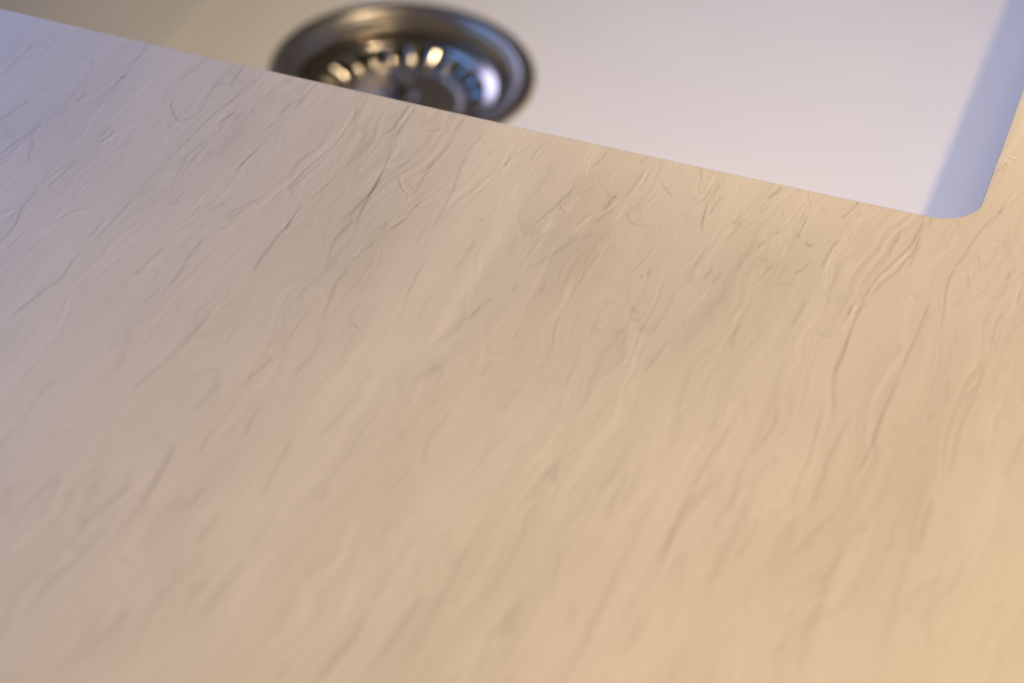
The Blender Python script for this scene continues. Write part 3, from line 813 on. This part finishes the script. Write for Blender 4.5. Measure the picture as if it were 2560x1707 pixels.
(-1.56,0.19,[-21.1,-42.5,-20.2,-36.5,-17.8,-29.8,-15.9,-23.8,-15.2,-19.5]),
(1.17,0.23,[-20.1,-42.7,-17.9,-35.5,-16.0,-30.8,-15.0,-25.2,-13.7,-20.6,-13.5,-11.1]),
(0.85,0.38,[-20.1,-24.4,-20.1,-19.7,-19.6,-14.8]),
(0.67,0.35,[-19.4,-17.0,-20.0,-10.1,-21.1,-6.4]),
(0.78,0.27,[-13.2,-27.3,-12.9,-21.4,-12.5,-15.4]),
(0.52,0.38,[-12.1,-5.1,-12.3,-1.0]),
(0.91,0.27,[-22.6,-48.7,-21.8,-42.2]),
(1.17,0.26,[-24.4,-57.2,-24.4,-51.7]),
(-1.17,0.23,[-23.6,-57.9,-23.7,-51.9]),
(1.04,0.27,[-22.5,-55.8,-22.0,-51.2,-21.4,-48.2]),
(0.78,0.26,[-38.3,-68.2,-37.9,-62.1,-37.7,-55.4]),
(0.52,0.18,[-63.4,-27.9,-62.6,-24.5,-61.6,-22.3]),
(0.5,0.21,[-54.5,-17.0,-55.2,-13.0]),
(0.48,0.25,[-48.8,-17.1,-48.7,-12.2]),
(1.04,0.37,[-4.7,-74.2,-4.6,-67.3,-4.3,-60.3,-4.0,-51.5,-4.0,-42.7]),
(1.17,0.34,[-22.2,-83.2,-21.9,-75.3,-22.1,-68.0,-22.1,-59.9,-21.8,-53.2,-21.1,-50.7]),
(-1.17,0.3,[-24.5,-64.7,-24.2,-58.0,-23.7,-51.8]),
(1.04,0.26,[-24.7,-61.0,-24.6,-52.2]),
(0.92,0.4,[1.4,-49.9,0.1,-41.0,-1.0,-30.8,-0.5,-22.6,0.6,-16.9,1.6,-8.9,2.7,-2.5,4.3,4.2,6.2,9.8,7.0,16.3]),
(-0.78,0.2,[-0.9,-23.9,1.3,-18.4,2.6,-13.8]),
(0.65,0.2,[0.4,-20.5,2.3,-13.9]),
(-0.52,0.23,[0.5,-45.9,-0.7,-38.6]),
(0.6,0.34,[4.8,1.9,5.9,6.0,6.9,11.3,8.5,16.9]),
(0.62,0.32,[-5.2,2.1,-3.9,-1.0,-2.0,-2.6]),
(0.52,0.29,[4.5,-13.6,6.6,-20.9]),
(-0.52,0.23,[4.2,-21.8,5.8,-28.1,8.2,-32.2,11.4,-32.0]),
(0.52,0.23,[6.6,-28.9,8.8,-31.9,11.5,-30.8]),
(0.65,0.23,[4.5,-29.7,3.8,-24.3]),
(1.04,0.21,[14.7,-22.7,15.2,-18.5]),
(0.65,0.21,[13.4,-34.0,14.7,-30.7,15.4,-24.7]),
(0.91,0.34,[16.0,-55.3,16.1,-47.8,16.3,-42.2,16.9,-39.2]),
(-0.78,0.27,[16.0,-50.5,16.6,-44.3]),
(0.65,0.26,[18.1,-58.2,17.9,-47.6]),
(-0.91,0.23,[19.2,-37.8,18.8,-30.7,18.8,-22.2]),
(0.65,0.23,[20.0,-33.6,19.6,-26.4]),
(0.77,0.33,[15.9,-6.6,16.4,-4.1]),
(0.52,0.27,[-7.9,-42.6,-7.3,-39.0]),
(0.82,0.55,[-220.1,-185.6,-220.3,-180.9,-220.8,-175.6,-220.6,-170.6,-219.8,-166.0]),
(0.64,0.5,[-220.6,-196.6,-220.8,-192.0,-220.4,-187.8]),
(0.73,0.84,[-228.4,-168.1,-227.6,-167.0]),
(0.45,0.62,[-234.4,-164.7,-233.9,-159.4]),
(0.73,0.63,[-211.2,-214.4,-210.1,-211.4,-209.5,-209.2]),
(0.73,0.77,[-198.1,-216.7,-198.9,-212.7,-199.2,-209.6,-200.3,-202.3]),
(0.55,0.61,[-206.0,-157.6,-207.1,-151.6,-207.7,-147.4]),
(0.45,0.45,[-204.0,-168.1,-204.1,-163.3,-202.7,-160.6]),
(-0.55,0.76,[-199.8,-163.6,-199.9,-158.7]),
(0.82,0.67,[-198.8,-161.8,-197.4,-156.3,-195.7,-149.2,-194.7,-141.5,-193.8,-134.4,-193.2,-127.5]),
(0.73,0.65,[-179.4,-164.5,-179.0,-157.4,-178.5,-151.6]),
(0.91,0.64,[-162.9,-168.2,-163.7,-162.4,-163.5,-156.8]),
(0.64,0.69,[-170.5,-180.0,-171.4,-175.0,-171.0,-170.1]),
(0.91,0.68,[-174.7,-206.2,-176.2,-200.5,-176.6,-194.2,-177.2,-187.3,-178.5,-179.8]),
(0.64,0.68,[-182.3,-199.7,-181.8,-196.9]),
(0.55,0.96,[-184.2,-212.5,-183.5,-205.3,-182.5,-199.1]),
(0.55,0.39,[-187.2,-185.9,-185.9,-182.1,-185.2,-177.1]),
(0.55,0.67,[-164.0,-198.8,-164.5,-192.0]),
(0.73,0.76,[-156.9,-210.4,-156.3,-205.2,-156.1,-200.1]),
(0.73,0.78,[-148.7,-189.6,-149.6,-181.5,-149.8,-173.1,-150.6,-166.0]),
(0.73,0.5,[-144.4,-162.9,-143.2,-156.3,-142.4,-149.7,-141.8,-141.1]),
(0.55,0.66,[-171.6,-146.7,-170.1,-141.8,-169.3,-136.3]),
(0.45,0.66,[-160.2,-141.4,-159.7,-134.0]),
(0.45,0.62,[-134.2,-184.4,-134.1,-180.5]),
(0.45,0.64,[-203.2,-184.3,-203.1,-180.9]),
(0.73,0.59,[-115.0,-159.9,-116.4,-155.2,-116.6,-151.2,-115.9,-146.1,-115.4,-139.0]),
(0.55,0.67,[-118.7,-177.1,-117.9,-170.3,-117.1,-164.7]),
(0.45,0.6,[-101.9,-128.7,-101.3,-122.8]),
(0.36,1.01,[-101.5,-154.5,-101.2,-149.1,-102.4,-138.7]),
(0.55,0.51,[-112.3,-122.2,-111.9,-115.6]),
(0.45,0.98,[-94.1,-151.0,-92.2,-144.1]),
(0.55,0.87,[-80.2,-156.6,-81.4,-149.2]),
(0.64,0.77,[-75.1,-160.4,-74.0,-154.8]),
(0.55,0.73,[-67.7,-154.9,-66.7,-148.6,-66.7,-140.7]),
(0.64,0.82,[-63.1,-162.7,-63.4,-153.8,-62.9,-145.8]),
(0.45,0.82,[-60.4,-157.8,-60.3,-147.4,-60.2,-139.5]),
(0.55,0.57,[-114.1,-191.0,-114.3,-186.1]),
(0.36,0.56,[-112.6,-199.0,-114.1,-191.0]),
(0.45,0.66,[-103.9,-195.6,-103.7,-187.5,-101.9,-181.2]),
(0.55,0.77,[-134.5,-184.6,-134.0,-180.6]),
(0.45,0.71,[-46.2,-174.7,-45.1,-160.6]),
(0.64,0.78,[-44.7,-173.4,-45.4,-162.5,-45.7,-151.9,-45.2,-142.0,-44.7,-131.9,-43.5,-122.6,-43.2,-116.3]),
(0.52,1.05,[-51.9,-83.2,-52.6,-77.5,-52.3,-73.6]),
(0.55,1.0,[-46.4,-109.2,-45.9,-103.4,-44.8,-99.4]),
(0.36,0.61,[-40.2,-101.8,-39.3,-97.2]),
(0.73,0.8,[-33.6,-124.7,-32.5,-117.5,-31.9,-111.8,-32.8,-105.2]),
(0.45,0.74,[-28.7,-124.1,-27.9,-127.2]),
(0.64,0.81,[-27.2,-166.5,-26.4,-157.5,-25.8,-150.4]),
(0.73,0.74,[-19.5,-141.5,-19.8,-132.5,-19.5,-123.8,-20.2,-112.6,-21.5,-100.7]),
(0.82,0.69,[-14.4,-140.8,-14.3,-129.7,-14.6,-123.2,-14.7,-115.9,-13.9,-108.8,-13.5,-101.7]),
(0.82,0.69,[-18.2,-100.0,-20.1,-92.3,-21.6,-84.3,-21.6,-75.5,-22.1,-66.0]),
(0.91,0.65,[-5.8,-121.7,-5.1,-112.0,-5.4,-101.9,-5.2,-91.3,-4.8,-79.7]),
(0.43,1.37,[7.1,-94.8,7.0,-90.7]),
(0.45,0.8,[10.0,-86.6,8.6,-75.8]),
(0.64,0.71,[16.6,-114.1,16.1,-103.6,15.7,-93.5,16.3,-84.1,16.6,-72.6,16.2,-61.8]),
(0.45,0.7,[14.1,-81.5,15.9,-75.7]),
(0.55,0.65,[30.9,-111.1,31.7,-102.8,32.2,-91.7]),
(0.73,1.07,[15.2,-145.4,14.9,-136.8,14.7,-126.6]),
(0.36,0.9,[26.8,-85.6,29.0,-79.1]),
(0.45,0.82,[-33.9,-151.0,-34.3,-143.5,-35.4,-133.5]),
(0.36,0.68,[-38.2,-147.6,-39.6,-136.5]),
(0.45,1.14,[-168.1,-256.4,-168.0,-250.2,-167.6,-242.6]),
(0.36,1.37,[-175.7,-254.4,-173.9,-251.4]),
(0.45,0.93,[-158.0,-223.6,-158.1,-220.7]),
(0.36,1.47,[-150.4,-230.1,-149.2,-222.6]),
(0.55,0.89,[-118.4,-248.0,-119.1,-241.7]),
(0.45,0.9,[-109.9,-244.7,-108.1,-237.4,-107.0,-230.3]),
(0.64,1.13,[-109.1,-242.7,-108.5,-236.4,-106.8,-229.6,-107.9,-220.9]),
(0.73,1.13,[-99.2,-236.7,-98.4,-228.6,-97.6,-220.3,-97.3,-212.7,-97.5,-208.1]),
(-0.45,0.55,[-99.1,-213.4,-99.2,-205.8]),
(0.64,0.82,[-75.0,-212.0,-74.9,-205.6,-74.8,-198.0]),
(0.55,1.12,[-74.6,-232.0,-75.5,-221.8,-75.7,-215.7]),
(0.55,1.37,[-43.8,-207.2,-43.3,-201.3,-42.8,-196.5]),
(0.55,0.94,[-45.4,-186.4,-45.0,-176.0,-44.5,-165.4]),
(0.36,0.68,[-87.9,-220.5,-88.1,-214.9]),
(0.36,0.93,[-65.7,-202.0,-69.4,-183.9,-70.3,-177.5]),
(0.36,1.12,[-67.8,-229.3,-66.5,-218.3]),
(0.45,0.9,[-30.9,-213.8,-31.5,-205.2]),
(-0.5,17.3,[-144.7,-8.6,-140.1,-47.2,-140.4,-90.0,-143.1,-126.7,-144.7,-165.7]),
(-0.25,8.05,[-153.8,-74.6,-151.1,-106.5]),
(0.2,13.14,[-107.6,-6.4,-105.3,-41.8,-106.4,-72.1]),
(0.15,12.9,[-167.9,-38.2,-162.5,-78.1,-161.9,-118.8]),
(0.11,12.3,[-196.5,-96.2,-192.0,-138.7,-190.9,-178.9]),
(-0.2,17.01,[-250.9,-29.3,-248.2,-82.5,-246.9,-133.2]),
(0.18,11.82,[-64.1,-7.0,-61.0,-41.1,-60.2,-69.7]),
(-0.14,15.22,[-85.8,-76.1,-86.1,-126.2,-85.3,-171.1]),
(0.11,12.32,[-117.6,-153.1,-115.1,-182.9,-113.6,-214.1]),
(-0.13,16.57,[-20.7,-105.5,-23.5,-158.1,-25.1,-197.5]),
(0.13,10.78,[8.6,-65.7,11.3,-110.5,11.6,-155.4]),
(0.41,1.67,[-30.4,-132.4,-30.6,-159.3,-31.2,-183.3]),
(0.41,1.75,[-3.0,-146.7,-3.4,-170.8,-3.5,-194.9]),
(0.36,1.81,[-53.8,-150.2,-54.3,-176.7,-54.3,-199.9]),
(0.35,2.14,[-81.7,-152.8,-81.9,-177.9,-82.0,-201.7]),
(0.36,1.64,[11.8,-127.6,13.5,-154.7,14.6,-181.9]),
(0.36,1.2,[-92.3,-185.3,-92.7,-207.4,-93.5,-230.2]),
(0.36,1.22,[-143.7,-189.2,-143.2,-213.3,-143.9,-238.1]),
(0.36,1.7,[-177.2,-185.6,-176.4,-208.8,-177.5,-231.6]),
(0.29,1.82,[-84.3,-103.0,-83.0,-128.6,-83.1,-155.0]),
(0.34,1.62,[-36.5,-83.8,-35.0,-111.2,-35.1,-139.4]),
]
worktop()

# ------------------------------------------------------------------ sink
FLOOR_Z = -150.0
DRX, DRY = -272.255, 233.292
sink = thing('sink', 'white undermount sink with sloping walls and a steel drain below the worktop', 'sink',
             (DRX, DRY, FLOOR_Z))


def round_rect(x0, x1, y0, y1, r, n):
    """n points per quarter, starting at -y side middle, counter-clockwise, angle matched about (DRX, DRY)"""
    th = np.linspace(0, 2 * np.pi, 4 * n, endpoint=False)
    c, s = np.cos(th), np.sin(th)
    pts = []
    for ci, si in zip(c, s):
        # ray from the drain centre to the rounded rectangle
        lo, hi = 0.0, 2000.0
        for _ in range(44):
            mid = (lo + hi) / 2
            x, y = DRX + ci * mid, DRY + si * mid
            qx = max(x0 + r - x, x - (x1 - r), 0.0)
            qy = max(y0 + r - y, y - (y1 - r), 0.0)
            inside = x0 < x < x1 and y0 < y < y1 and math.hypot(qx, qy) < r
            if inside:
                lo = mid
            else:
                hi = mid
        pts.append((DRX + ci * lo, DRY + si * lo))
    return np.array(pts)


def bowl():
    n = 120
    bx0, bx1, by0, by1 = -373.0, -40.4, 40.0, 520.0
    tx0, tx1, ty0, ty1 = -W - 2.0, 2.0, -2.0, DEP + 2.0
    rings = []

    def ring(f, z, flange=0.0):
        rings.append((round_rect(bx0 + (tx0 - bx0) * f - flange, bx1 + (tx1 - bx1) * f + flange,
                                 by0 + (ty0 - by0) * f - flange, by1 + (ty1 - by1) * f + flange,
                                 18.0 - 2.0 * f + flange * .5, n), z))
    H = -20.3 - FLOOR_Z
    th = np.linspace(0, 2 * np.pi, 4 * n, endpoint=False)
    circ = lambda r: np.stack([DRX + r * np.cos(th), DRY + r * np.sin(th)], 1)
    # outer skin from the drain hole up to the flange, then in and down again
    t = 6.0
    rings.append((circ(47.0), FLOOR_Z - t))
    rings.append((circ(60.0), FLOOR_Z - t))
    ring(.04, FLOOR_Z - t)
    for f in (.2, .6, .95):
        ring(f, FLOOR_Z + H * f - t * .3, t)
    ring(1.0, -27.0, t)
    ring(1.0, -27.0, 22.0)
    ring(1.0, -20.3, 22.0)
    ring(1.0, -20.3, 0.8)
    ring(1.0, -21.0, 0.0)
    for f in (.93, .8, .6, .4, .2, .11):
        ring(f, FLOOR_Z + H * f)
    # small fillet into the floor
    for f, z in ((.055, 6.6), (.025, 3.4), (.0, 1.7), (-.03, .75), (-.065, .3)):
        ring(f, FLOOR_Z + z)
    base = rings[-1][0]
    for g in (.25, .5, .75, .9):
        rings.append((base * (1 - g) + circ(60.0) * g, FLOOR_Z + .3 - .3 * g))
    rings.append((circ(57.5), FLOOR_Z))
    rings.append((circ(49.0), FLOOR_Z - .3))
    rings.append((circ(47.0), FLOOR_Z - 1.5))
    P = np.zeros((4 * n, len(rings), 3))
    for j, (r, z) in enumerate(rings):
        P[:, j, :2] = r
        P[:, j, 2] = z
    P -= np.array([DRX, DRY, FLOOR_Z])
    return grid_mesh('bowl', P, close_u=True, close_v=True)


link('bowl', bowl(), M_SINK, sink)

# drain fitting clamped into the floor
fl = smooth_prof([(57.0, .2), (57.0, .9), (56.6, 1.5), (55.6, 1.9), (53.0, 2.1), (50.5, 2.0), (49.2, 1.8), (48.6, 1.3), (47.6, -.4),
                  (45.6, -3.6), (44.8, -4.4), (44.5, -5.2), (44.4, -7.6), (44.0, -8.2), (40.0, -8.4), (39.6, -9.0), (39.6, -10.5),
                  (46.2, -10.5), (46.2, -1.0), (47.5, .2)], 2)
link('drain_flange', lathe('drain_flange', fl, 128, close=True), M_STEEL, sink)
body = [(39.4, -9.2), (39.2, -32.0), (36.0, -44.0), (20.0, -50.0), (19.0, -90.0), (21.0, -90.0), (22.0, -52.0),
        (38.0, -46.0), (41.5, -32.0), (41.5, -10.7)]
link('drain_body', lathe('drain_body', body, 64, close=True), M_DARK, sink)

# ------------------------------------------------------------------ basket strainer resting in the drain
bs = thing('strainer_basket', 'round steel basket strainer with slotted sides sitting in the drain', 'sink strainer',
           (DRX, DRY, FLOOR_Z - 6.6))
rim = smooth_prof([(43.7, -.6), (43.4, .4), (42.4, .9), (40.5, .7), (38.0, .1), (36.0, -.3), (35.0, -.8), (34.4, -1.8), (34.6, -2.4),
                   (35.6, -1.9), (38.0, -1.2), (41.0, -.8)], 2)
link('rim', lathe('rim', rim, 128, close=True), M_BASKET, bs)
NB = 22


def bar_mesh():
    """one convex bar of the slotted side, running from the rim down to the base"""
    sec = np.linspace(-1, 1, 9)
    P = []
    for t in np.linspace(0, 1, 8):
        r = 34.9 - 8.4 * t ** 1.1
        z = -1.6 - 5.4 * t
        half = (.62 + .10 * math.sin(t * math.pi)) * math.pi / NB * r * .86
        row = []
        for s in sec:
            row.append((r - 3.0 * (1 - s * s) * (.25 + .75 * math.sin(math.pi * (.08 + .84 * t))), s * half, z))
        for s in sec[::-1]:
            row.append((r + .7, s * half, z - .2))
        P.append(row)
    return grid_mesh('bar', np.array(P), close_v=True)


bar = bar_mesh()
bar.materials.append(M_BASKET)
for i in range(NB):
    o = bpy.data.objects.new('bar', bar)
    C.objects.link(o)
    o.parent = bs
    o.rotation_euler = (0, 0, 2 * math.pi * (i + .35) / NB)
base = smooth_prof([(27.4, -5.8), (26.6, -7.0), (24.0, -7.4), (18.0, -6.6), (10.0, -5.8), (5.0, -5.6), (5.0, -6.6), (10.0, -6.8),
                    (18.0, -7.6), (24.0, -8.4), (27.8, -8.0)], 3)
link('base', lathe('base', base, 96, close=True), M_STEEL, bs)
knob = smooth_prof([(.05, 7.6), (4.6, 7.6), (6.2, 7.0), (6.5, 5.4), (5.2, 4.2), (2.8, 3.4), (2.4, -5.2), (5.2, -5.4), (5.2, -6.2),
                    (.05, -6.2)], 2)
link('knob', lathe('knob', knob, 48), M_KNOB, bs)

# ------------------------------------------------------------------ crumbs on the worktop right of the cutout


def crumb_mesh(seed, a, b, c):
    rnd = random.Random(seed)
    bm = bmesh.new()
    bmesh.ops.create_icosphere(bm, subdivisions=2, radius=1.0)
    for v in bm.verts:
        k = rnd.uniform(.75, 1.15)
        v.co = Vector((v.co.x * a * k, v.co.y * b * k, max(v.co.z, -.35) * c * k)) * MM
    for f in bm.faces:
        f.smooth = True
    me = bpy.data.meshes.new('crumb')
    bm.to_mesh(me)
    bm.free()
    return me


CR = [(2.55, 38.3, .42, .34, .25, .3, 'cream speck on the worktop, the one closest to the right edge of the cutout'),
      (4.75, 40.6, .85, .26, .25, -.25, 'largest elongated cream speck on the worktop right of the cutout'),
      (4.15, 38.2, .34, .42, .25, .2, 'small cream speck just below the elongated speck beside the cutout'),
      (5.15, 36.0, .25, .25, .2, 0, 'tiniest cream speck, lowest of the four beside the cutout')]
for i, (x, y, a, b, c, rz, lab) in enumerate(CR):
    o = link('crumb', crumb_mesh(i + 3, a, b, c), M_CRUMB)
    o.location = Vector((x, y, .35 * c)) * MM
    o.rotation_euler = (0, 0, rz)
    o['label'] = lab
    o['category'] = 'crumb'
    o['group'] = 'cream specks on the worktop beside the cutout'
